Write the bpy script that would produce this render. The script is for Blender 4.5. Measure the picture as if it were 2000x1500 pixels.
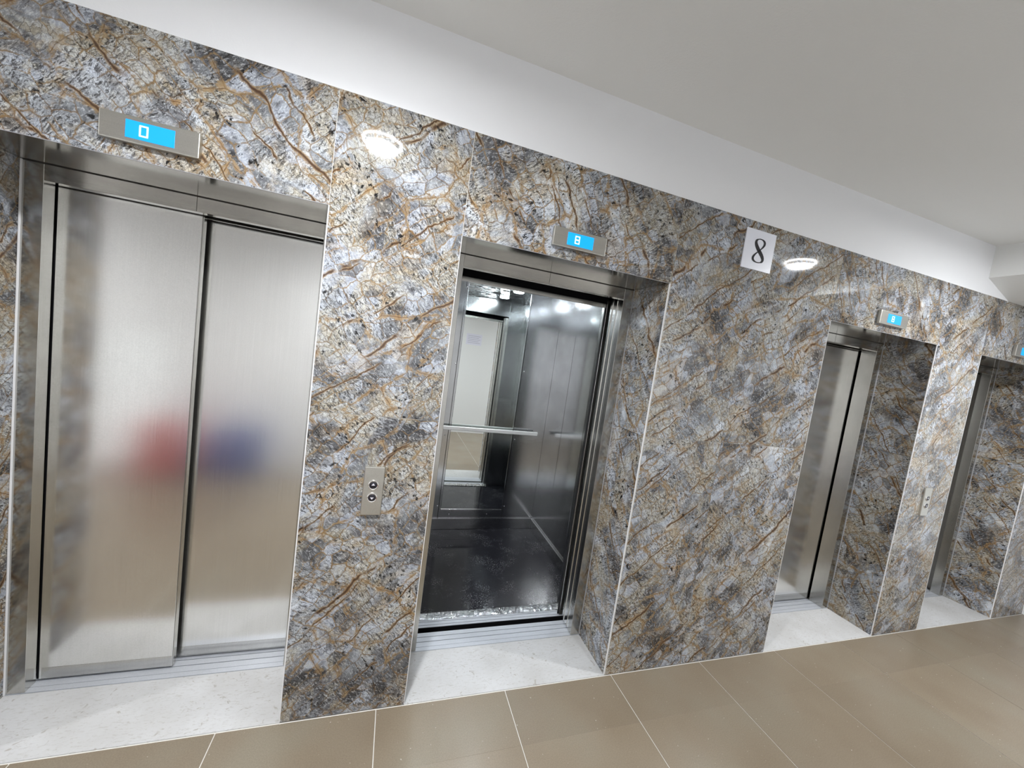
import bpy, bmesh, math, random
from mathutils import Vector, Matrix
random.seed(7)
S = bpy.context.scene
for o in list(bpy.data.objects): bpy.data.objects.remove(o)
C = S.collection

# ------------------------------------------------------------------ camera
cam_d = bpy.data.cameras.new('camera'); cam = bpy.data.objects.new('camera', cam_d); C.objects.link(cam)
cam_d.lens = 13.1885; cam_d.sensor_width = 36; cam_d.sensor_fit = 'HORIZONTAL'; cam_d.clip_start = .02
R_ = Vector((0.9468634503, -0.2909280737, 0.1371511992)); U_ = Vector((-0.1072075904, 0.1165564954, 0.9873809324)); F_ = Vector((0.3032427065, 0.9496185703, -0.0791734294))
M = Matrix((( R_.x, U_.x, -F_.x, 0.98948), (R_.y, U_.y, -F_.y, -1.59044), (R_.z, U_.z, -F_.z, 1.63832), (0, 0, 0, 1)))
cam.matrix_world = M
S.camera = cam

# ------------------------------------------------------------------ world, exposure
W = bpy.data.worlds.new('world'); S.world = W; W.use_nodes = True
W.node_tree.nodes['Background'].inputs[0].default_value = (.8, .85, .9, 1)
W.node_tree.nodes['Background'].inputs[1].default_value = 0.0
S.view_settings.view_transform = 'Standard'; S.view_settings.look = 'None'
S.view_settings.gamma = 1; S.view_settings.use_curve_mapping = False
S.view_settings.exposure = 0.22
LAMP = 300.0        # radiance of the corridor downlights' discs
LAMPW = 30.0        # watts of the beam each downlight throws down
CARLAMP = 130.0      # radiance of the spots in the open car

# ------------------------------------------------------------------ material helpers
def mat(name):
    m = bpy.data.materials.new(name); m.use_nodes = True
    nt = m.node_tree
    return m, nt, nt.nodes['Principled BSDF']
def N(nt, typ, props=None, **ins):
    n = nt.nodes.new(typ)
    for k, v in (props or {}).items(): setattr(n, k, v)
    for k, v in ins.items():
        k = k.replace('_', ' ')
        if k not in n.inputs:
            k = int(k) if k.isdigit() else k
        s = n.inputs[k]
        if hasattr(v, 'is_output'): nt.links.new(v, s)
        elif isinstance(v, bpy.types.Node): nt.links.new(v.outputs[0], s)
        else: s.default_value = v
    return n
def L(nt, a, b): nt.links.new(a, b)
def math_(nt, op, a, b=0.0, clamp=False):
    n = nt.nodes.new('ShaderNodeMath'); n.operation = op; n.use_clamp = clamp
    for i, v in enumerate((a, b)):
        if hasattr(v, 'is_output'): nt.links.new(v, n.inputs[i])
        else: n.inputs[i].default_value = v
    return n.outputs[0]
def ramp(nt, fac, stops, interp='LINEAR'):
    n = nt.nodes.new('ShaderNodeValToRGB'); n.color_ramp.interpolation = interp
    cr = n.color_ramp
    while len(cr.elements) < len(stops): cr.elements.new(0.5)
    for e, (p, c) in zip(cr.elements, stops):
        e.position = p; e.color = (c if isinstance(c, tuple) else (c, c, c)) + (1,)
    nt.links.new(fac, n.inputs[0]); return n.outputs[0]
def mix(nt, fac, a, b, blend='MIX'):
    n = nt.nodes.new('ShaderNodeMix'); n.data_type = 'RGBA'; n.blend_type = blend; n.clamp_factor = True
    for i, v in ((0, fac), (6, a), (7, b)):
        if hasattr(v, 'is_output'): nt.links.new(v, n.inputs[i])
        elif isinstance(v, tuple): n.inputs[i].default_value = v + (1,)
        else: n.inputs[i].default_value = v
    return n.outputs[2]
def vmath(nt, op, a, b):
    n = nt.nodes.new('ShaderNodeVectorMath'); n.operation = op
    for i, v in enumerate((a, b)):
        if hasattr(v, 'is_output'): nt.links.new(v, n.inputs[i])
        else: n.inputs[i].default_value = v
    return n.outputs[0]
def simple(name, col, rough=.5, metal=0., spec=.5):
    m, nt, b = mat(name)
    b.inputs['Base Color'].default_value = (*col, 1); b.inputs['Roughness'].default_value = rough
    b.inputs['Metallic'].default_value = metal; b.inputs['Specular IOR Level'].default_value = spec
    return m
def emit(name, col, s, base=.3):
    m, nt, b = mat(name)
    b.inputs['Base Color'].default_value = (col[0] * base, col[1] * base, col[2] * base, 1); b.inputs['Emission Color'].default_value = (*col, 1)
    b.inputs['Emission Strength'].default_value = s
    return m

# ---- brecciated marble; UV holds metres already turned along each slab's grain
def marble():
    m, nt, b = mat('polished_marble')
    uv = N(nt, 'ShaderNodeUVMap').outputs[0]
    def noise(vec, scale, det=4., rough=.5, dist=0., out=0):
        return N(nt, 'ShaderNodeTexNoise', dict(noise_dimensions='2D'), Vector=vec, Scale=scale, Detail=det, Roughness=rough, Distortion=dist).outputs[out]
    def off(vec, a, c): return vmath(nt, 'ADD', vec, (a, c, 0))
    def sc(vec, a, c): return vmath(nt, 'MULTIPLY', vec, (a, c, 1))
    def warp(vec, scale, amt, det=2.):
        c = noise(vec, scale, det, out=1)
        return vmath(nt, 'ADD', vec, vmath(nt, 'MULTIPLY', vmath(nt, 'SUBTRACT', c, (.5, .5, .5)), (amt, amt, 0)))
    def mul(a, c): return math_(nt, 'MULTIPLY', a, c)
    def thr(v, a, c): return ramp(nt, v, [(a, 0.), (c, 1.)])
    w1 = warp(uv, 2.2, .10); w2 = warp(w1, 11, .028, 5.); w3 = warp(w2, 60, .010, 3.); w4 = warp(w3, 190, .0035, 2.)
    brk = ramp(nt, noise(off(w3, 6.1, 2.2), 30, 4, .75), [(.36, .0), (.50, 1.)])
    def vor(vec, scale, feat='F1', rnd=1.):
        n = nt.nodes.new('ShaderNodeTexVoronoi'); n.voronoi_dimensions = '2D'; n.feature = feat
        nt.links.new(vec, n.inputs['Vector']); n.inputs['Scale'].default_value = scale; n.inputs['Randomness'].default_value = rnd
        return n
    def cells(vec, scale, rnd):
        f = vor(vec, scale, rnd=rnd); e = vor(vec, scale, 'DISTANCE_TO_EDGE', rnd)
        s = N(nt, 'ShaderNodeSeparateColor', Color=f.outputs['Color'])
        return s.outputs[0], s.outputs[1], e.outputs['Distance']
    bA, bB, bE = cells(sc(w2, .62, 1.), 7.5, .8)
    mA, mB, mE = cells(sc(w3, .72, 1.), 21., .62)
    fA, fB, fE = cells(sc(w4, .8, 1.), 62., .85)
    # cool grey body, patchy
    n1 = noise(sc(w2, .7, 1.), 4.2, 9, .72, .3)
    base = ramp(nt, n1, [(.32, (.06, .06, .063)), (.43, (.17, .17, .182)), (.52, (.32, .33, .35)), (.63, (.55, .575, .615))])
    base = mix(nt, .55, base, ramp(nt, bA, [(0, .50), (.4, .85), (1, 1.35)]), 'MULTIPLY')
    base = mix(nt, .50, base, ramp(nt, mA, [(0, .60), (.5, 1.), (1, 1.5)]), 'MULTIPLY')
    # pale blocky quartz fragments
    frag = mul(thr(mB, .52, .56), thr(noise(off(w1, 2.2, 6.), 5., 3, .6), .44, .52))
    base = mix(nt, mul(frag, .75), base, mix(nt, fB, (.46, .49, .56), (.64, .67, .74)))
    # crumbled cream zones
    zone = thr(noise(off(w1, 7.3, 2.1), 4.4, 6, .65, .5), .49, .57)
    cr = mix(nt, noise(w4, 44, 5, .75), (.12, .095, .06), (.86, .80, .66))
    cr = mix(nt, mul(thr(fA, .55, .6), .6), cr, (.66, .66, .64))
    cr = mix(nt, ramp(nt, fE, [(.0, .9), (.09, 0.)]), cr, (.12, .08, .045))
    base = mix(nt, mul(zone, .72), base, cr)
    # hatch of fine flakes, across the grain
    h1 = noise(sc(w3, 2.6, .8), 52, 4, .72)
    hg = ramp(nt, noise(off(w1, 3.1, .7), 5.5, 4, .6), [(.40, .12), (.54, 1.)])
    base = mix(nt, mul(mul(thr(h1, .525, .565), hg), .8), base, (.05, .046, .045))
    h2 = noise(off(sc(w3, 2.2, .9), 5., 5.), 64, 4, .72)
    base = mix(nt, mul(thr(h2, .55, .63), .50), base, (.74, .75, .77))
    h3 = noise(sc(w4, 1., 1.), 240, 2, .6)
    base = mix(nt, ramp(nt, hg, [(0, .25), (1, .6)]), base, ramp(nt, h3, [(.32, .5), (.5, 1.), (.68, 1.5)]), 'MULTIPLY')
    # hairline cracks forming a blocky lattice
    g1 = thr(noise(off(w1, 1.7, 9.1), 5, 4, .6), .40, .52)
    ck = mix(nt, noise(w2, 12, 2), (.05, .035, .025), (.30, .19, .09))
    base = mix(nt, mul(mul(ramp(nt, mE, [(.0, 1.), (.05, 0.)]), g1), .85), base, ck)
    # golden seams on the outlines of the large fragments, brown in the middle
    gt = thr(noise(off(uv, 3.7, 5.1), 2.9, 6, .7, .4), .43, .52)
    gold = mix(nt, noise(w3, 26, 4, .7), (.19, .11, .05), (.60, .46, .28))
    wide = mul(ramp(nt, math_(nt, 'ADD', bE, mul(math_(nt, 'SUBTRACT', noise(w3, 34, 4, .75), .5), .26)), [(.0, 1.), (.030, .9), (.060, 0.)]), brk)
    base = mix(nt, mul(mul(wide, gt), .85), base, gold)
    base = mix(nt, mul(mul(ramp(nt, bE, [(.0, 1.), (.011, 0.)]), mul(gt, brk)), .8), base, (.11, .05, .02))
    # second, tighter net of ochre threads
    gt2 = thr(noise(off(w1, 13.7, 4.1), 3.8, 5, .65, .4), .44, .53)
    thin = ramp(nt, math_(nt, 'ADD', mE, mul(math_(nt, 'SUBTRACT', noise(w4, 60, 3, .7), .5), .12)), [(.0, 1.), (.07, 0.)])
    base = mix(nt, mul(mul(thin, mul(gt2, brk)), .9), base, mix(nt, noise(w3, 40, 3), (.16, .095, .045), (.50, .37, .21)))
    # long straight seams along the grain
    for sx, seed in ((1.05, 0.), (1.9, 4.3)):
        wv = N(nt, 'ShaderNodeTexWave', dict(wave_type='BANDS', bands_direction='Y', wave_profile='SIN'), Vector=off(w2, seed, seed * 1.3), Scale=sx, Distortion=1.1, Detail=4., Detail_Scale=3., Detail_Roughness=.65).outputs['Fac']
        sg_ = thr(noise(off(uv, 13.7 + seed, 1.1), 4.2, 3, .6), .48, .55)
        base = mix(nt, mul(mul(ramp(nt, wv, [(.0, 1.), (.005, .9), (.009, 0.)]), mul(sg_, ramp(nt, brk, [(0, .45), (1, 1.)]))), .85), base, gold)
        base = mix(nt, mul(mul(ramp(nt, wv, [(.0, 1.), (.0022, 0.)]), sg_), .85), base, (.07, .03, .015))
    # soft ochre staining
    st = thr(noise(off(w1, 4.4, 4.4), 5.2, 5, .65, .8), .50, .62)
    base = mix(nt, mul(st, .45), base, mix(nt, 1., base, (1.0, .80, .54), 'MULTIPLY'))
    # black mineral specks, clustered
    sp = thr(noise(sc(w3, 1., .8), 50, 3, .65), .60, .64)
    spg = thr(noise(off(w1, 8.8, .4), 6, 4, .65), .53, .60)
    base = mix(nt, mul(mul(sp, spg), .93), base, (.010, .010, .012))
    base = mix(nt, 1., base, (.87, .88, .885), 'MULTIPLY')
    base = N(nt, 'ShaderNodeGamma', Color=base, Gamma=1.17).outputs[0]
    L(nt, base, b.inputs['Base Color'])
    b.inputs['Roughness'].default_value = .05; b.inputs['Specular IOR Level'].default_value = .5
    return m

def steel(name, col=(.60, .585, .54), rough=.26, streak='Z', bump=0., var=.12, metal=1.):
    m, nt, b = mat(name)
    tc = N(nt, 'ShaderNodeTexCoord').outputs['Object']
    sc = {'Z': (420, 420, 3), 'X': (3, 420, 420), 'Y': (420, 3, 420)}[streak]
    s = N(nt, 'ShaderNodeTexNoise', Vector=vmath(nt, 'MULTIPLY', tc, sc), Scale=1., Detail=2., Roughness=.6).outputs[0]
    blotch = N(nt, 'ShaderNodeTexNoise', Vector=tc, Scale=2.2, Detail=4., Roughness=.6).outputs[0]
    c = mix(nt, ramp(nt, blotch, [(.3, 0.), (.7, 1.)]), tuple(v * (1 - var) for v in col), tuple(min(1, v * (1 + var)) for v in col))
    c = mix(nt, .18, c, ramp(nt, s, [(.3, .75), (.7, 1.1)]), 'MULTIPLY')
    gr = N(nt, 'ShaderNodeTexNoise', Vector=tc, Scale=300., Detail=2.).outputs[0]
    c = mix(nt, .3, c, ramp(nt, gr, [(.3, .8), (.7, 1.12)]), 'MULTIPLY')
    L(nt, c, b.inputs['Base Color']); b.inputs['Metallic'].default_value = metal
    rr = math_(nt, 'ADD', math_(nt, 'MULTIPLY', s, .04), rough - .02); L(nt, rr, b.inputs['Roughness'])
    if bump:
        bp = N(nt, 'ShaderNodeBump', Strength=bump, Distance=.001, Height=s); L(nt, bp.outputs[0], b.inputs['Normal'])
    return m

def plaster(name, col, bump=.15, rough=.75, scale=160):
    m, nt, b = mat(name)
    tc = N(nt, 'ShaderNodeTexCoord').outputs['Object']
    n = N(nt, 'ShaderNodeTexNoise', Vector=tc, Scale=scale, Detail=3., Roughness=.6).outputs[0]
    n2 = N(nt, 'ShaderNodeTexNoise', Vector=tc, Scale=1.3, Detail=3.).outputs[0]
    L(nt, mix(nt, n2, tuple(v * .97 for v in col), col), b.inputs['Base Color']); b.inputs['Roughness'].default_value = rough
    b.inputs['Specular IOR Level'].default_value = .3
    bp = N(nt, 'ShaderNodeBump', Strength=bump, Distance=.002, Height=n); L(nt, bp.outputs[0], b.inputs['Normal'])
    return m

def floor_tile_mat():
    m, nt, b = mat('taupe_porcelain')
    geo = N(nt, 'ShaderNodeNewGeometry').outputs['Position']
    inf = N(nt, 'ShaderNodeObjectInfo').outputs['Random']
    n1 = N(nt, 'ShaderNodeTexNoise', Vector=geo, Scale=2.2, Detail=3., Roughness=.5).outputs[0]
    n2 = N(nt, 'ShaderNodeTexNoise', Vector=geo, Scale=210., Detail=2.).outputs[0]
    c = ramp(nt, n1, [(.3, (.208, .166, .118)), (.5, (.225, .184, .134)), (.7, (.234, .202, .152))])
    c = mix(nt, .5, c, ramp(nt, n2, [(.3, .82), (.7, 1.15)]), 'MULTIPLY')
    c = mix(nt, .8, c, ramp(nt, inf, [(0, .92), (1, 1.06)]), 'MULTIPLY')
    sp = N(nt, 'ShaderNodeTexNoise', Vector=geo, Scale=75., Detail=1.).outputs[0]
    c = mix(nt, math_(nt, 'MULTIPLY', ramp(nt, sp, [(.76, 0.), (.80, 1.)]), .5), c, (.6, .58, .52))
    L(nt, c, b.inputs['Base Color'])
    n3 = N(nt, 'ShaderNodeTexNoise', Vector=geo, Scale=26., Detail=3.).outputs[0]
    b.inputs['Roughness'].default_value = .27
    bp = N(nt, 'ShaderNodeBump', Strength=.10, Distance=.002, Height=math_(nt, 'ADD', n3, math_(nt, 'MULTIPLY', n2, .4))); L(nt, bp.outputs[0], b.inputs['Normal'])
    return m

def stone_mat():
    m, nt, b = mat('white_threshold_stone')
    geo = N(nt, 'ShaderNodeNewGeometry').outputs['Position']
    w = vmath(nt, 'MULTIPLY', geo, (1, 3.5, 1))
    a = N(nt, 'ShaderNodeTexNoise', Vector=w, Scale=42., Detail=4., Roughness=.7, Distortion=1.).outputs[0]
    a2 = N(nt, 'ShaderNodeTexNoise', Vector=geo, Scale=3.5, Detail=4.).outputs[0]
    c = ramp(nt, a2, [(.3, (.46, .455, .45)), (.6, (.55, .552, .56))])
    c = mix(nt, math_(nt, 'MULTIPLY', ramp(nt, a, [(.54, 0.), (.66, 1.)]), .55), c, (.34, .32, .29))
    v = N(nt, 'ShaderNodeTexNoise', Vector=geo, Scale=20., Detail=2., Distortion=2.).outputs[0]
    c = mix(nt, math_(nt, 'MULTIPLY', ramp(nt, v, [(.66, 0.), (.71, 1.)]), .6), c, (.28, .25, .21))
    L(nt, c, b.inputs['Base Color']); b.inputs['Roughness'].default_value = .45
    return m

def foil_mat(name, col, scale, strength, rough, dist=.01):
    m, nt, b = mat(name)
    geo = N(nt, 'ShaderNodeNewGeometry').outputs['Position']
    n = N(nt, 'ShaderNodeTexNoise', Vector=geo, Scale=scale, Detail=3., Distortion=1.2).outputs[0]
    b.inputs['Base Color'].default_value = (*col, 1); b.inputs['Metallic'].default_value = 1; b.inputs['Roughness'].default_value = rough
    bp = N(nt, 'ShaderNodeBump', Strength=strength, Distance=dist, Height=n); L(nt, bp.outputs[0], b.inputs['Normal'])
    return m

def car_floor_mat():
    m, nt, b = mat('black_granite')
    geo = N(nt, 'ShaderNodeNewGeometry').outputs['Position']
    n = N(nt, 'ShaderNodeTexNoise', Vector=geo, Scale=120., Detail=3., Roughness=.7).outputs[0]
    n1 = N(nt, 'ShaderNodeTexNoise', Vector=geo, Scale=5., Detail=4., Roughness=.7).outputs[0]
    g = math_(nt, 'MULTIPLY', ramp(nt, n, [(.56, 0.), (.64, 1.)]), ramp(nt, n1, [(.5, 0.), (.62, 1.)]))
    c = mix(nt, math_(nt, 'MULTIPLY', g, .5), mix(nt, n1, (.010, .010, .013), (.022, .022, .028)), (.34, .34, .34))
    L(nt, c, b.inputs['Base Color']); b.inputs['Roughness'].default_value = .09
    return m

MARBLE = marble()
LEAF = steel('brushed_steel_leaf', (.84, .835, .81), .19, 'Z', var=.04)
FRAME = steel('brushed_steel_frame', (.56, .55, .52), .20, 'Z')
LINING = steel('reflection_streaked_lining', (.46, .44, .40), .13, 'X', var=.3)  # darker streaked colour imitates reflections on the header underside
HEAD = steel('brushed_steel_header', (.54, .525, .49), .15, 'X', var=.2)
CARST = steel('car_wall_steel', (.56, .57, .58), .15, 'Z')
BOX = steel('satin_steel_plate', (.60, .585, .54), .34, 'X', var=.03)
SILL = steel('sill_aluminium', (.62, .645, .70), .42, 'X', var=.08, metal=.45)
PAINT = plaster('white_paint', (.845, .853, .872))
CEIL = plaster('ceiling_paint', (.82, .825, .81), .35, .85, 120)
GROUT = simple('pale_grout', (.66, .64, .60), .8)
BEAD = simple('grey_bead', (.42, .42, .45), .4)
TRIM = simple('white_trim', (.78, .78, .80), .35)
TILE = floor_tile_mat(); STONE = stone_mat()
FOIL = foil_mat('crumpled_foil', (.80, .82, .84), 24, .8, .12, .02)
CARCEIL = foil_mat('film_covered_steel', (.55, .56, .58), 7, .6, .05, .05)
CARFLOOR = car_floor_mat()
MIRROR = simple('mirror_glass', (.86, .90, .88), .0, 1.)
CHROME = simple('chrome', (.85, .85, .86), .12, 1.)
MATTE = simple('matte_grey_ring', (.22, .22, .23), .7)
RAIL = simple('satin_rail', (.92, .92, .92), .38, .55)
BLACK = simple('black_rubber', (.01, .01, .012), .6)
DARK = simple('dark_gap', (.006, .006, .007), .9, 0, .1)
LIT = emit('lamp_diffuser', (.965, .985, 1.), LAMP)
RIMLIT = emit('lamp_ring_glow', (.965, .985, 1.), LAMP * .08)
CARLIT = emit('car_spot_diffuser', (.90, .96, 1.), CARLAMP)
SCREEN = emit('blue_screen', (.0, .36, 1.), 1.0)
DIGIT = emit('screen_digit', (.75, 1., 1.), 1.05)
SIGNW = simple('white_sign_board', (.78, .80, .88), .3)
INK = simple('black_ink', (.02, .02, .025), .12)
BTN = simple('black_button', (.015, .014, .02), .2)
RING = simple('polished_ring', (.88, .87, .86), .18, 1.)
ARROW = simple('white_arrow', (.62, .6, .66), .4)

# ------------------------------------------------------------------ geometry helpers
def prop(o, **k):
    for a, v in k.items(): o[a] = v
    return o
def link(name, me, m, parent=None):
    o = bpy.data.objects.new(name, me); C.objects.link(o)
    if m: me.materials.append(m)
    if parent: o.parent = parent
    return o
def boxes(name, bl, m, parent=None, bevel=0., seg=1, loc=None):
    """bl: list of (x0,x1,y0,y1,z0,z1)"""
    bm = bmesh.new()
    for (x0, x1, y0, y1, z0, z1) in bl:
        r = bmesh.ops.create_cube(bm, size=1)
        for v in r['verts']:
            v.co = Vector(((x0 + x1) / 2 + v.co.x * (x1 - x0), (y0 + y1) / 2 + v.co.y * (y1 - y0), (z0 + z1) / 2 + v.co.z * (z1 - z0)))
    if bevel: bmesh.ops.bevel(bm, geom=bm.edges[:], offset=bevel, segments=seg, affect='EDGES', profile=.6)
    me = bpy.data.meshes.new(name); bm.to_mesh(me); bm.free()
    if loc:
        me.transform(Matrix.Translation(-Vector(loc)))
    o = link(name, me, m, parent)
    if loc: o.location = loc
    return o
def empty(name, loc=(0, 0, 0), **k):
    o = bpy.data.objects.new(name, None); C.objects.link(o); o.location = loc; o.empty_display_size = .1
    return prop(o, **k)
def lathe(name, prof, m, parent=None, axis='Z', loc=(0, 0, 0), seg=40, smooth=True):
    """prof: list of (radius, height) along the axis"""
    vs, fs = [], []
    for (r, h) in prof:
        for i in range(seg):
            a = 2 * math.pi * i / seg
            c, s = r * math.cos(a), r * math.sin(a)
            vs.append({'Z': (c, s, h), 'Y': (c, h, -s), 'X': (h, c, s)}[axis])
    for j in range(len(prof) - 1):
        for i in range(seg):
            k = (i + 1) % seg
            fs.append((j * seg + i, j * seg + k, (j + 1) * seg + k, (j + 1) * seg + i))
    if prof[0][0] > 1e-5: fs.append(tuple(range(seg))[::-1])
    if prof[-1][0] > 1e-5: fs.append(tuple(range((len(prof) - 1) * seg, len(prof) * seg)))
    me = bpy.data.meshes.new(name); me.from_pydata(vs, [], fs); me.update()
    if smooth:
        for p in me.polygons: p.use_smooth = len(p.vertices) == 4
    bm = bmesh.new(); bm.from_mesh(me); bmesh.ops.remove_doubles(bm, verts=bm.verts[:], dist=1e-6); bmesh.ops.recalc_face_normals(bm, faces=bm.faces[:]); bm.to_mesh(me); bm.free()
    if smooth: me.set_sharp_from_angle(angle=math.radians(40))
    o = link(name, me, m, parent); o.location = loc; return o
def prism(name, poly, d0, d1, m, parent=None, plane='XZ'):
    """extrude a closed polygon in the XZ plane from y=d0 to y=d1"""
    n = len(poly)
    vs = [(x, d0, z) for x, z in poly] + [(x, d1, z) for x, z in poly]
    fs = [tuple(range(n)), tuple(range(2 * n - 1, n - 1, -1))] + [(i, i + n, (i + 1) % n + n, (i + 1) % n) for i in range(n)]
    me = bpy.data.meshes.new(name); me.from_pydata(vs, [], fs)
    bm = bmesh.new(); bm.from_mesh(me); bmesh.ops.recalc_face_normals(bm, faces=bm.faces[:]); bm.to_mesh(me); bm.free()
    return link(name, me, m, parent)
def ribbon(name, pts, wid, y0, y1, m, parent=None, closed=True):
    """flat stroke in the XZ plane along pts with a width per point, thickness y0..y1"""
    n = len(pts); L_, R2 = [], []
    for i, (x, z) in enumerate(pts):
        a = pts[(i - 1) % n] if (closed or i > 0) else pts[i]; b = pts[(i + 1) % n] if (closed or i < n - 1) else pts[i]
        dx, dz = b[0] - a[0], b[1] - a[1]; l = math.hypot(dx, dz) or 1
        nx, nz = -dz / l, dx / l; w = wid[i] / 2
        L_.append((x + nx * w, z + nz * w)); R2.append((x - nx * w, z - nz * w))
    vs = [(x, y0, z) for x, z in L_] + [(x, y0, z) for x, z in R2] + [(x, y1, z) for x, z in L_] + [(x, y1, z) for x, z in R2]
    fs = []
    for i in range(n if closed else n - 1):
        j = (i + 1) % n
        fs += [(i, j, n + j, n + i), (2 * n + i, 3 * n + i, 3 * n + j, 2 * n + j), (i, 2 * n + i, 2 * n + j, j), (n + i, n + j, 3 * n + j, 3 * n + i)]
    me = bpy.data.meshes.new(name); me.from_pydata(vs, [], fs); me.update()
    return link(name, me, m, parent)

# ------------------------------------------------------------------ measured layout (metres)
ZD, ZJ, ZM, ZC = 2.0897, 1.313, 2.500, 2.828      # opening head, slab joint, top of marble, ceiling
D1 = .289                                          # face of the steel frames
DOORS = [(-.353, .6975), (1.1977, 2.2355), (3.3902, 4.4250), (4.9492, 5.9480)]
XL, XR = -3.6, 6.44; YB = -2.25
XB = 4.83

# ------------------------------------------------------------------ setting: marble wall
wall = boxes('wall_back', [
    (XL, DOORS[0][0] - .02, .022, D1 + .12, 0, ZM)] +
    [(DOORS[i][1] + .02, DOORS[i + 1][0] - .02, .022, D1 + .12, 0, ZM) for i in range(3)] +
    [(DOORS[3][1] + .02, XR, .022, D1 + .12, 0, ZM)] +
    [(a - .02, b + .02, .022, D1 + .12, ZD + .012, ZM) for a, b in DOORS], GROUT)
prop(wall, kind='structure', label='grey and gold veined polished marble wall around the lift doors')
grout = boxes('joint_line', [(XL, DOORS[0][0] - .006, .0015, .022, 0, ZM)] +
    [(DOORS[i][1] + .006, DOORS[i + 1][0] - .006, .0015, .022, 0, ZM) for i in range(3)] +
    [(DOORS[3][1] + .006, XR, .0015, .022, 0, ZM)] + [(a - .006, b + .006, .0015, .022, ZD + .004, ZM) for a, b in DOORS], GROUT, wall)

def slab(u0, u1, z0, z1, ang, flip=1, off=(0, 0), face='front', x=0, side=1, g=.0009):
    """one marble slab; front slabs lie at y=0, reveal slabs at x"""
    u0 += g; u1 -= g; z0 += g; z1 -= g
    if face == 'front': b = (u0, u1, 0, .0185, z0, z1)
    else: b = (x, x + side * .018, u0, u1, z0, z1)
    b = (min(b[0], b[1]), max(b[0], b[1]), b[2], b[3], b[4], b[5])
    o = boxes('marble_slab', [b], MARBLE, wall, bevel=.0005)
    me = o.data; uv = me.uv_layers.new(name='UVMap')
    c, s = math.cos(ang), math.sin(ang)
    for p in me.polygons:
        for li in p.loop_indices:
            v = me.vertices[me.loops[li].vertex_index].co
            a = v.x + (v.y if face == 'front' else 0) if face == 'front' else v.y + v.x * .3
            z = v.z
            a *= flip
            uv.data[li].uv = (a * c + z * s + off[0], -a * s + z * c + off[1])
    return o
RA = math.radians
random.seed(21)
def ro(): return (random.uniform(0, 40), random.uniform(0, 40))
# left of the first lift, above it, and on to the right
slab(-3.0, -1.85, ZJ, ZM, RA(38), 1, ro()); slab(-3.0, -1.85, 0, ZJ, RA(38), 1, ro())
slab(XL, -3.0, 0, ZM, RA(38), 1, ro())
slab(-1.85, -.95, ZJ, ZM, RA(38), 1, ro()); slab(-1.85, -.95, 0, ZJ, RA(38), 1, ro())
slab(-.95, -.353, ZJ, ZD, RA(38), 1, ro()); slab(-.95, -.353, 0, ZJ, RA(38), 1, ro())
slab(-.95, .698, ZD, ZM, RA(42), -1, ro())
slab(.698, 1.198, ZJ, ZM, RA(38), 1, ro()); slab(.698, 1.198, 0, ZJ, RA(45), 1, ro())
slab(1.198, 2.2445, ZD, ZM, RA(60), -1, ro())
slab(2.2445, 2.742, ZJ, ZM, RA(38), 1, ro()); slab(2.2445, 2.742, 0, ZJ, RA(42), 1, ro())
slab(2.742, 3.390, ZJ, ZM, RA(36), 1, ro()); slab(2.742, 3.390, 0, ZJ, RA(42), 1, ro())
slab(3.390, 4.430, ZD, ZM, RA(60), -1, ro())
slab(4.430, 4.948, ZJ, ZM, RA(38), 1, ro()); slab(4.430, 4.948, 0, ZJ, RA(40), 1, ro())
slab(4.948, 5.948, ZD, ZM, RA(50), -1, ro())
slab(5.953, XR, ZJ, ZM, RA(38), 1, ro()); slab(5.953, XR, 0, ZJ, RA(38), 1, ro())
for i, (a, b) in enumerate(DOORS):
    for x, s in ((a, -1), (b, 1)):
        slab(.0015, D1, 0, ZJ, RA(55), 1, ro(), 'reveal', x, s); slab(.0015, D1, ZJ, ZD, RA(55), 1, ro(), 'reveal', x, s)
    # pale corner beads on the vertical arrises, thin bead under the head
    boxes('corner_trim', [(b - .001, b + .003, -.0015, .004, 0, ZD)], TRIM, wall, bevel=.0006)
    boxes('corner_trim', [(a - .0018, a + .0008, -.001, .004, 0, ZD)], TRIM, wall, bevel=.0006)
    boxes('head_trim', [(a, b, -.0006, .004, ZD - .0006, ZD + .0006)], BEAD, wall)

# white band above the marble
band = boxes('wall_upper', [(XL, XR, .004, .41, ZM + .001, ZC + .06)], PAINT)
prop(band, kind='structure', label='white painted band between the marble and the ceiling')
# rest of the shell
ceiling = boxes('ceiling', [(XL - .1, XB + .05, YB - .1, .05, ZC, ZC + .06)], CEIL); prop(ceiling, kind='structure', label='flat pale grey ceiling')
beam = prism('beam', [(XB, ZC), (XB, 2.6125), (5.136, ZM), (XR + .1, ZM), (XR + .1, ZC)], YB - .1, .0038, CEIL, ceiling)
prop(beam, label='dropped beam and lower soffit')
boxes('wall_right', [(XR, XR + .1, YB - .1, -1.95, 0, ZM), (XR, XR + .1, -.45, .05, 0, ZM), (XR, XR + .1, -1.95, -.45, 2.25, ZM), (XR, XR + .1, -1.95, -.45, 0, .10)], PAINT)['kind'] = 'structure'
w2 = boxes('guessed_window_2', [(XR + .06, XR + .07, -1.95, -.45, .10, 2.25)], emit('added_glow_pane', (.93, .97, 1.), .72)); prop(w2, kind='structure', label='guessed tall frosted window, added in the end wall for bright reflections')  # unseen glowing pane, added for fill and the bright reflections near this end
boxes('guessed_window_frame', [(XR, XR + .06, -1.95, -1.90, .1, 2.25), (XR, XR + .06, -.5, -.45, .1, 2.25), (XR, XR + .06, -1.22, -1.18, .1, 2.25), (XR, XR + .06, -1.95, -.45, 2.2, 2.25), (XR, XR + .06, -1.95, -.45, .1, .15)], TRIM, w2)
boxes('wall_left', [(XL - .1, XL, YB - .1, .05, 0, ZC)], PAINT)['kind'] = 'structure'
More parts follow.
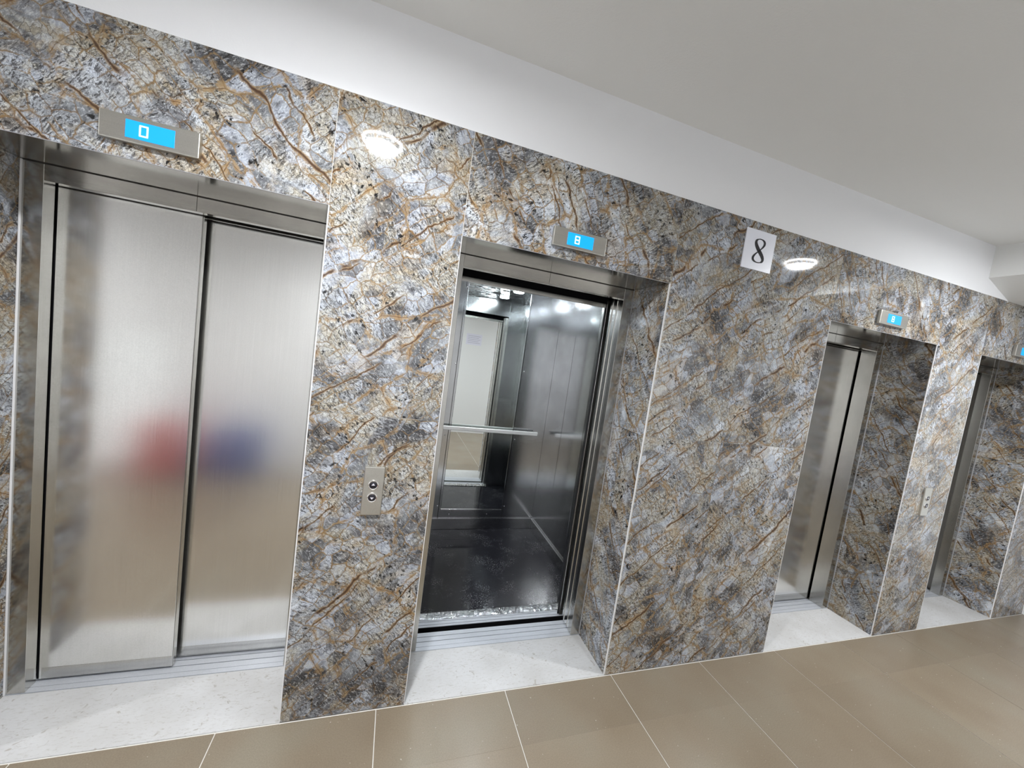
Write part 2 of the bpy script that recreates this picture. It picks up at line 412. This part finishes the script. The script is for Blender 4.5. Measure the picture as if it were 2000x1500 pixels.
WIN = (-1.74, -1.04, .07, 1.42)
boxes('wall_front', [(XL - .1, WIN[0], YB - .1, YB, 0, ZC), (WIN[1], XR + .1, YB - .1, YB, 0, ZC), (WIN[0], WIN[1], YB - .1, YB, 0, WIN[2]), (WIN[0], WIN[1], YB - .1, YB, WIN[3], ZC)], PAINT)['kind'] = 'structure'
w1 = boxes('guessed_window_1', [(WIN[0], WIN[1], YB - .07, YB - .06, WIN[2], WIN[3])], emit('added_frosted_glow_pane', (.95, .98, 1.), .62)); prop(w1, kind='structure', label='guessed low frosted window, added on the opposite wall for a bright reflected patch')  # unseen glowing pane, added for fill and the bright patch in the doors
boxes('guessed_window_frame', [(WIN[0], WIN[0] + .04, YB - .06, YB + .005, WIN[2], WIN[3]), (WIN[1] - .04, WIN[1], YB - .06, YB + .005, WIN[2], WIN[3]), (WIN[0], WIN[1], YB - .06, YB + .005, WIN[2], WIN[2] + .04), (WIN[0], WIN[1], YB - .06, YB + .005, WIN[3] - .04, WIN[3])], TRIM, w1)
boxes('baseboard_front', [(XL, XR, YB, YB + .012, .0, .08)], TRIM)['kind'] = 'structure'

# floor: a bed of pale grout carrying every tile
flo = boxes('floor', [(XL - .1, XR + .1, YB - .1, .0, -.05, -.002), (XL - .1, XR + .1, 0, .415, -.05, -.006)], GROUT); prop(flo, kind='structure', label='taupe porcelain tile floor with pale joints')
T0 = .4772; rows = [(-.2651, 0.0), (-.8651, -.2651), (-1.4651, -.8651), (-2.0651, -1.4651), (YB, -2.0651)]
k0 = int(math.floor((XL - T0) / .6))
tile_cache = {}
for k in range(k0, 11):
    x0, x1 = max(T0 + .6 * k, XL), min(T0 + .6 * (k + 1), XR)
    if x1 - x0 < .02: continue
    for (y0, y1) in rows:
        w, d = round(x1 - x0, 4), round(y1 - y0, 4)
        if (w, d) not in tile_cache:
            t = boxes('floor_tile', [(.0019, w - .0019, .0019, d - .0019, -.010, 0)], TILE, flo, bevel=.0006); tile_cache[(w, d)] = t.data
        else:
            t = bpy.data.objects.new('floor_tile', tile_cache[(w, d)]); C.objects.link(t); t.parent = flo
        t.location = (x0, y0 - (.004 if y1 == 0 else 0), 0)

# ------------------------------------------------------------------ lift doors
ordn = {0: 'first lift door at the left, two shut steel leaves, display reading 0 above', 1: 'open lift doorway showing the lit car with mirror and handrail', 2: 'closed lift door next to the wall sign 8 and past it', 3: 'closed lift door farthest along the marble wall'}
def lift(i):
    a, b = DOORS[i]
    d = empty('door_%d' % (i + 1), ((a + b) / 2, .2, 0), kind='structure', label=ordn[i], category='lift door')
    P = lambda nm, bl, m, bv=0., par=None: attach(boxes(nm, bl, m, None, bevel=bv), par or d, d)
    def attach(o, par, root):
        if par is root: o.parent = root; o.location = -root.location if o.location.length == 0 else o.location - root.location
        else: o.parent = par
        return o
    ia, ib = a + .0625, b - .0595; zi = 2.029
    P('jamb', [(a + .0005, ia, D1, .339, 0.006, ZD)], FRAME, .0008)
    P('jamb', [(ib, b - .0005, D1, .328 if i == 1 else (.387 if i != 3 else .350), 0.006, ZD)], FRAME, .0008)
    P('header', [(ia, ib, D1, .328, zi, ZD)], HEAD, .0008)
    P('header_lining', [(a + .001, b - .001, .004, D1, ZD - .0005, ZD + .010)], LINING, .0004)
    P('reflection_line', [(a + .001, b - .001, D1 - .0008, D1 + .001, ZD - .0036, ZD - .0005)], simple('painted_dark_reflection', (.03, .028, .025), .7))  # dark strip imitates the dark line reflected along the header's top edge
    mx = (a + b) / 2
    P('header_seam', [(mx - .0006, mx + .0006, D1 - .0004, D1 + .002, zi + .002, ZD - .001)], DARK)
    P('edge_trim', [(a + .0005, a + .0055, D1 - .006, D1, .004, ZD - .002)], TRIM, .0008)
    P('edge_trim', [(b - .003, b - .0005, D1 - .004, D1, .004, ZD - .002)], BEAD, .0006)
    P('threshold', [(a, b, -.0005, D1 - .001, -.02, .0025)], STONE, .0008)
    # aluminium sill with running grooves
    P('sill', [(a, b, D1, .313, -.011, .005), (a, b, .3145, .3455, -.011, .0055), (a, b, .3500, .3800, -.011, .0055), (a, b, .3845, .413, -.003, .0055)], SILL)
    P('sill_groove', [(a, b, D1, .4125, -.10, -.004)], DARK)
    if i != 1:
        mid = ia + .4625
        f1 = P('door_leaf', [(ia + .004, mid, .345, .375, .012, zi + .005)], LEAF, .001)
        f2 = P('door_leaf', [(mid - .03, ib - .003, .397, .427, .012, zi + .009)], LEAF, .001)
        P('leaf_edge', [(mid + .0005, mid + .0035, .349, .372, .012, zi + .001)], FRAME)
        P('kick_strip', [(ia + .012, mid - .002, .3440, .3452, .014, .062)], FRAME)
        P('kick_strip', [(mid + .004, ib - .006, .3960, .3972, .014, .062)], FRAME)
        P('door_seal', [(ia - .006, ia + .003, .352, .364, .01, zi + .01)], DARK)
        P('leaf_gap', [(ia - .06, ib + .06, .431, .435, 0, ZD)], DARK)
        P('header_rail', [(ia, ib, .36, .368, zi - .006, zi + .03)], HEAD)
    else:
        P('door_leaf', [(ib + .004, ib + .47, .333, .383, .012, zi + .02)], LEAF, .001)
        P('door_leaf', [(ib + .008, ib + .47, .387, .430, .012, zi + .02)], LEAF, .001)
        P('leaf_edge', [(ib + .001, ib + .004, .352, .360, .012, zi + .02)], FRAME)
        P('leaf_edge', [(ib + .004, ib + .008, .405, .412, .012, zi + .02)], FRAME)
        P('door_track', [(ia - .1, ib + .1, .335, .405, zi + .035, zi + .09)], DARK)
        P('side_shield', [(b - .0005, b + .004, .328, .415, 0, ZD)], FRAME)
        P('side_shield', [(a - .05, ia - .004, .34, .41, 0, ZD)], FRAME)
    return d
for i in range(4): lift(i)

# ------------------------------------------------------------------ floor displays over the doors
def display(i, cx, digit, label):
    r = empty('floor_display', (cx, 0, 2.1755), label=label, category='floor display', group='blue floor displays above the lift doors')
    boxes('housing', [(-.131, .131, -.020, 0, -.0405, .0405)], BOX, r, bevel=.003, seg=2)
    s = boxes('screen', [(-.064, .064, -.0212, -.0195, -.027, .027)], SCREEN, r, bevel=.0005)
    if digit:
        w, h, t = .0115, .0175, .0048
        x0 = -.0165; y0, y1 = -.0222, -.0214
        bl = [(x0 - w, x0 + w, y0, y1, h - t, h), (x0 - w, x0 + w, y0, y1, -h, -h + t), (x0 - w - .0005, x0 - w + t - .0005, y0, y1, -h + .002, h - .002), (x0 + w - t + .0005, x0 + w + .0005, y0, y1, -h + .002, h - .002)]
        if digit == '8': bl.append((x0 - w, x0 + w, y0, y1, -t / 2 - .0006, t / 2 + .0006))
        boxes('digit', bl, DIGIT, s)
    return r
display(0, .172, '0', 'steel floor display with blue screen reading 0 over the first lift')
display(1, 1.7166, '8', 'steel floor display with blue screen reading 8 over the open lift')
display(2, 3.9076, '8', 'steel floor display with blue screen over the closed lift past the sign 8')
display(3, 5.4486, '', 'steel floor display over the farthest lift, half cut by the photo edge')

# ------------------------------------------------------------------ call buttons
def call_panel(cx, label):
    r = empty('call_panel', (cx, 0, 1.003), label=label, category='call panel', group='lift call panels on the marble piers')
    boxes('face_plate', [(-.0395, .0395, -.012, 0, -.1025, .1025)], BOX, r, bevel=.003, seg=2)
    for z, up in ((.0265, 1), (-.0265, -1)):
        g = lathe('button_ring', [(.0155, 0), (.0155, -.0035), (.0178, -.0045), (.0205, -.003), (.0212, 0)], RING, r, 'Y', (0, -.012, z), 8 if 0 else 24)
        bt = lathe('button', [(.0158, 0), (.0158, -.0025), (.0146, -.0035), (0, -.0035)], BTN, r, 'Y', (0, -.012, z), 28)
        tri = [(-.0072, -.001 * up - (.004 if 0 else 0)), (.0072, -.001 * up), (.0, .0078 * up)]
        prism('arrow', tri, -.0040, -.0034, ARROW, bt)
    return r
call_panel(.962, 'steel call panel with two black round buttons between first and open lift')
call_panel(4.682, 'steel call panel with two buttons on the narrow pier between the far lifts')

# ------------------------------------------------------------------ storey sign
sg = empty('storey_sign', (2.752, 0, 2.356), label='square white sign with a black serif 8 on the marble', category='sign')
boxes('board', [(-.103, .103, -.005, 0, -.1015, .1015)], SIGNW, sg, bevel=.0008)
pts, wid = [], []
n = 96
for i in range(n):
    t = 2 * math.pi * i / n
    z = .0600 * math.cos(t) - .0015
    amp = .0290 if z > 0 else .0330
    x = amp * math.sin(2 * t) * (.92 + .16 * abs(math.sin(t)))
    # round the bowls a little
    pts.append((-x, z))
    thick = (math.sin(t + .15) < 0)
    base_ = .0050
    # heavy on the stroke running from upper left to lower right
    q = math.cos(t)
    wgt = max(0.0, 1 - (q / .93) ** 2) if -.93 < q < .93 else 0
    heavy = ((0 < t < math.pi) and True)
    wid.append(base_ + ((.0165 * wgt ** .5) if heavy else .0085 * max(0, math.sin(2 * (t - math.pi)) ** 2) * 1.0))
ribbon('numeral', pts, wid, -.0062, -.0048, INK, sg)

# ------------------------------------------------------------------ ceiling lamps
def lamp(x, y, label):
    r = empty('ceiling_lamp', (x, y, ZC), label=label, category='ceiling light', group='round downlights along the corridor ceiling')
    lathe('trim_ring', [(.118, .0), (.121, -.006), (.120, -.014), (.112, -.016), (.110, -.004), (.110, 0)], CHROME, r, 'Z', seg=56)
    lathe('glass_ring', [(.119, -.014), (.120, -.022), (.108, -.024), (.108, -.016)], RIMLIT, r, 'Z', seg=56)
    lathe('inner_ring', [(.106, -.014), (.104, -.022), (.093, -.025), (.089, -.046), (.085, -.050), (.0815, -.046)], MATTE, r, 'Z', seg=56)
    lathe('diffuser', [(.082, -.044), (.081, -.0475), (0, -.050)], LIT, r, 'Z', seg=56)
    return r
def beam_light(x, y):
    ld = bpy.data.lights.new('downlight_beam', 'AREA'); ld.shape = 'DISK'; ld.size = .16; ld.energy = LAMPW; ld.spread = math.radians(152); ld.color = (.965, .985, 1.)
    lo = bpy.data.objects.new('downlight_beam', ld); C.objects.link(lo); lo.location = (x, y, ZC - .0515)
for lx in (.777, 4.37, -2.8): beam_light(lx, -1.0)
lamp(.777, -1.0, 'round ceiling downlight mirrored in the marble between first and open lift')
lamp(4.37, -1.0, 'round ceiling downlight mirrored in the marble right of the sign 8')
lamp(-2.8, -1.0, 'round ceiling downlight beyond the first lift')

# ------------------------------------------------------------------ the open lift car
car = empty('lift_car', (1.70, 1.05, 0), label='open lift car lined in dark steel with mirror, handrail and black floor', category='lift car')
def CP(nm, bl, m, bv=0., par=None):
    o = boxes(nm, bl, m, None, bevel=bv); o.parent = par or car
    if not par: o.location = (-1.70, -1.05, 0)
    return o
cx0, cx1, cy0, cy1, cz = .985, 2.402, .56, 1.64, 2.235
CP('car_floor', [(cx0, cx1, .545, cy1, -.03, 0)], CARFLOOR)
CP('car_ceiling', [(cx0 - .02, cx1 + .02, .50, cy1 + .02, cz, cz + .02)], CARCEIL)
bp_ = [(cx0, 1.50), (1.503, 2.097), (2.100, cx1)]
for x0, x1 in bp_: CP('wall_panel', [(x0, x1, cy1, cy1 + .018, .0, cz)], CARST, .0008)
ys = [.56, .915, 1.275, cy1]
for j in range(3):
    CP('wall_panel', [(cx1, cx1 + .018, ys[j] + .0015, ys[j + 1] - .0015, 0, cz)], CARST, .0008)
    CP('wall_panel', [(cx0 - .018, cx0, ys[j] + .0015, ys[j + 1] - .0015, 0, cz)], CARST, .0008)
CP('front_panel', [(cx0, 1.255, .525, .56, 0, cz)], CARST, .0008)
CP('front_panel', [(2.215, cx1, .525, .56, 0, cz)], CARST, .0008)
CP('car_header', [(1.255, 2.215, .525, .56, 2.06, cz)], CARST, .0008)
CP('shaft_dark_sheet', [(1.20, 2.25, .464, .472, 2.017, 2.22)], DARK)  # black sheet stands in for the dark of the shaft above the strip
CP('header_strip', [(1.20, 2.25, .462, .475, 1.992, 2.016)], FRAME, .0008)
CP('skirting', [(cx0, cx1, cy1 - .010, cy1, .002, .100)], CARST, .0008)
CP('skirting', [(cx1 - .010, cx1, .56, cy1 - .01, .002, .100)], CARST, .0008)
CP('skirting', [(cx0, cx0 + .010, .56, cy1 - .01, .002, .100)], CARST, .0008)
CP('skirting_bead', [(cx0, cx1, cy1 - .014, cy1 - .009, .099, .103)], CHROME)
CP('skirting_bead', [(cx1 - .014, cx1 - .009, .56, cy1 - .01, .099, .103)], CHROME)
mir = CP('mirror', [(1.520, 2.086, cy1 - .006, cy1 - .0005, .186, 2.19)], MIRROR, .001)
CP('mirror_clip', [(1.518, 2.082, cy1 - .012, cy1 - .0005, .176, .190)], CHROME, .001)
CP('mirror_edge', [(2.086, 2.092, cy1 - .009, cy1 - .0005, .19, 2.19)], CHROME, .001)
for x, z in ((1.487, .215), (2.102 + .008, .216), (2.118, 1.492), (1.475, .86), (1.49, 1.49), (1.60, .14), (1.95, .14), (1.51, 2.15), (2.12, .86)):
    s_ = lathe('screw', [(.006, 0), (.005, -.002), (.002, -.0035), (0, -.0036)], CHROME, car, 'Y', (x - 1.70, cy1 - 1.05, z), 12)
hr = CP('handrail', [(1.06, 2.312, 1.572, 1.588, .922, .955)], RAIL, .003)
for x in (1.15, 1.70, 2.24):
    lathe('bracket', [(.009, 0), (.009, .05)], CHROME, hr, 'Y', (x, 1.588, .938), 14)
# car sill with running grooves, crumpled protective film behind it
CP('car_sill', [(1.2, 2.25, .459, .4735, -.001, .002), (1.2, 2.25, .477, .4985, -.001, .002), (1.2, 2.25, .502, .53, -.001, .002)], SILL)
CP('sill_groove', [(1.2, 2.25, .4595, .55, -.10, -.0015)], DARK)  # black block backs the grooves and stands in for shade in the shaft gap
# film as a little crumpled sheet
bm = bmesh.new(); nx, ny = 90, 6
random.seed(4)
gv = [[bm.verts.new((1.235 + .975 * i / nx, .512 + .062 * j / ny, .0035 + (random.uniform(0, .011) if 0 < j < ny else .0) * (.35 + .65 * min(1, i / nx * 1.4)))) for j in range(ny + 1)] for i in range(nx + 1)]
for i in range(nx):
    for j in range(ny): bm.faces.new((gv[i][j], gv[i + 1][j], gv[i + 1][j + 1], gv[i][j + 1]))
me = bpy.data.meshes.new('protective_film'); bm.to_mesh(me); bm.free()
for p in me.polygons: p.use_smooth = True
fo = link('protective_film', me, FOIL, car); fo.location = (-1.70, -1.05, 0)
# car door leaves parked on the right
CP('car_door_leaf', [(2.178, 2.60, .460, .488, .01, 2.05)], LEAF, .001)
CP('car_door_leaf', [(2.183, 2.60, .491, .523, .01, 2.05)], LEAF, .001)
CP('door_seal', [(2.170, 2.178, .468, .476, .01, 2.05)], BLACK)
for x, y in ((1.35, .85), (1.35, 1.35), (2.05, .85), (2.05, 1.35)):
    lathe('ceiling_spot', [(.048, 0), (.048, -.006), (.040, -.008), (0, -.0085)], CARLIT, car, 'Z', (x - 1.70, y - 1.05, cz), 28)

# ------------------------------------------------------------------ notice on the wall behind the viewer, seen in the car's mirror
nt_ = empty('notice', (2.385, YB, 1.81), label='white paper notice on the opposite wall seen in the lift mirror', category='notice')
boxes('sheet', [(-.15, .15, 0, .002, -.105, .105)], simple('paper', (.78, .78, .90), .7), nt_)
GR = simple('print_grey', (.35, .35, .45), .7)
for k in range(5):
    boxes('text_line', [(-.12, .12 - .03 * (k % 2), .002, .0026, .06 - .032 * k, .066 - .032 * k)], GR, nt_)

# ------------------------------------------------------------------ unseen suitcases added for the red and blue blurs in the first doors
def suitcase(name, x, w, h, col, label):
    r = empty('suitcase', (x, -2.02, 0), label=label, category='suitcase', group='added suitcases across the corridor')
    shell = simple(name, col, .35)
    sh = boxes('shell', [(-w / 2, w / 2, -.12, .12, .05, h)], shell, r, bevel=.03, seg=3)
    boxes('rib', [(-w / 2 + .06 + k * (w - .12) / 4, -w / 2 + .075 + k * (w - .12) / 4, .118, .126, .1, h - .05) for k in range(5)], shell, sh)
    boxes('handle', [(-.09, -.075, -.06, -.045, h - .005, h + .10), (.075, .09, -.06, -.045, h - .005, h + .10), (-.09, .09, -.062, -.043, h + .09, h + .112)], BLACK, r, bevel=.003)
    for sx in (-1, 1):
        for sy in (-1, 1):
            lathe('wheel', [(.0, -.012), (.024, -.012), (.025, 0), (.024, .012), (0, .012)], BLACK, r, 'X', (sx * (w / 2 - .05), sy * .07, .0255), 16)
suitcase('red_shell', -1.02, .34, .56, (.55, .06, .05), 'red suitcase added out of view, standing in for a red blur in the first lift doors')
suitcase('blue_shell', -.44, .46, .50, (.04, .08, .30), 'blue suitcase added out of view, standing in for a blue blur in the first lift doors')
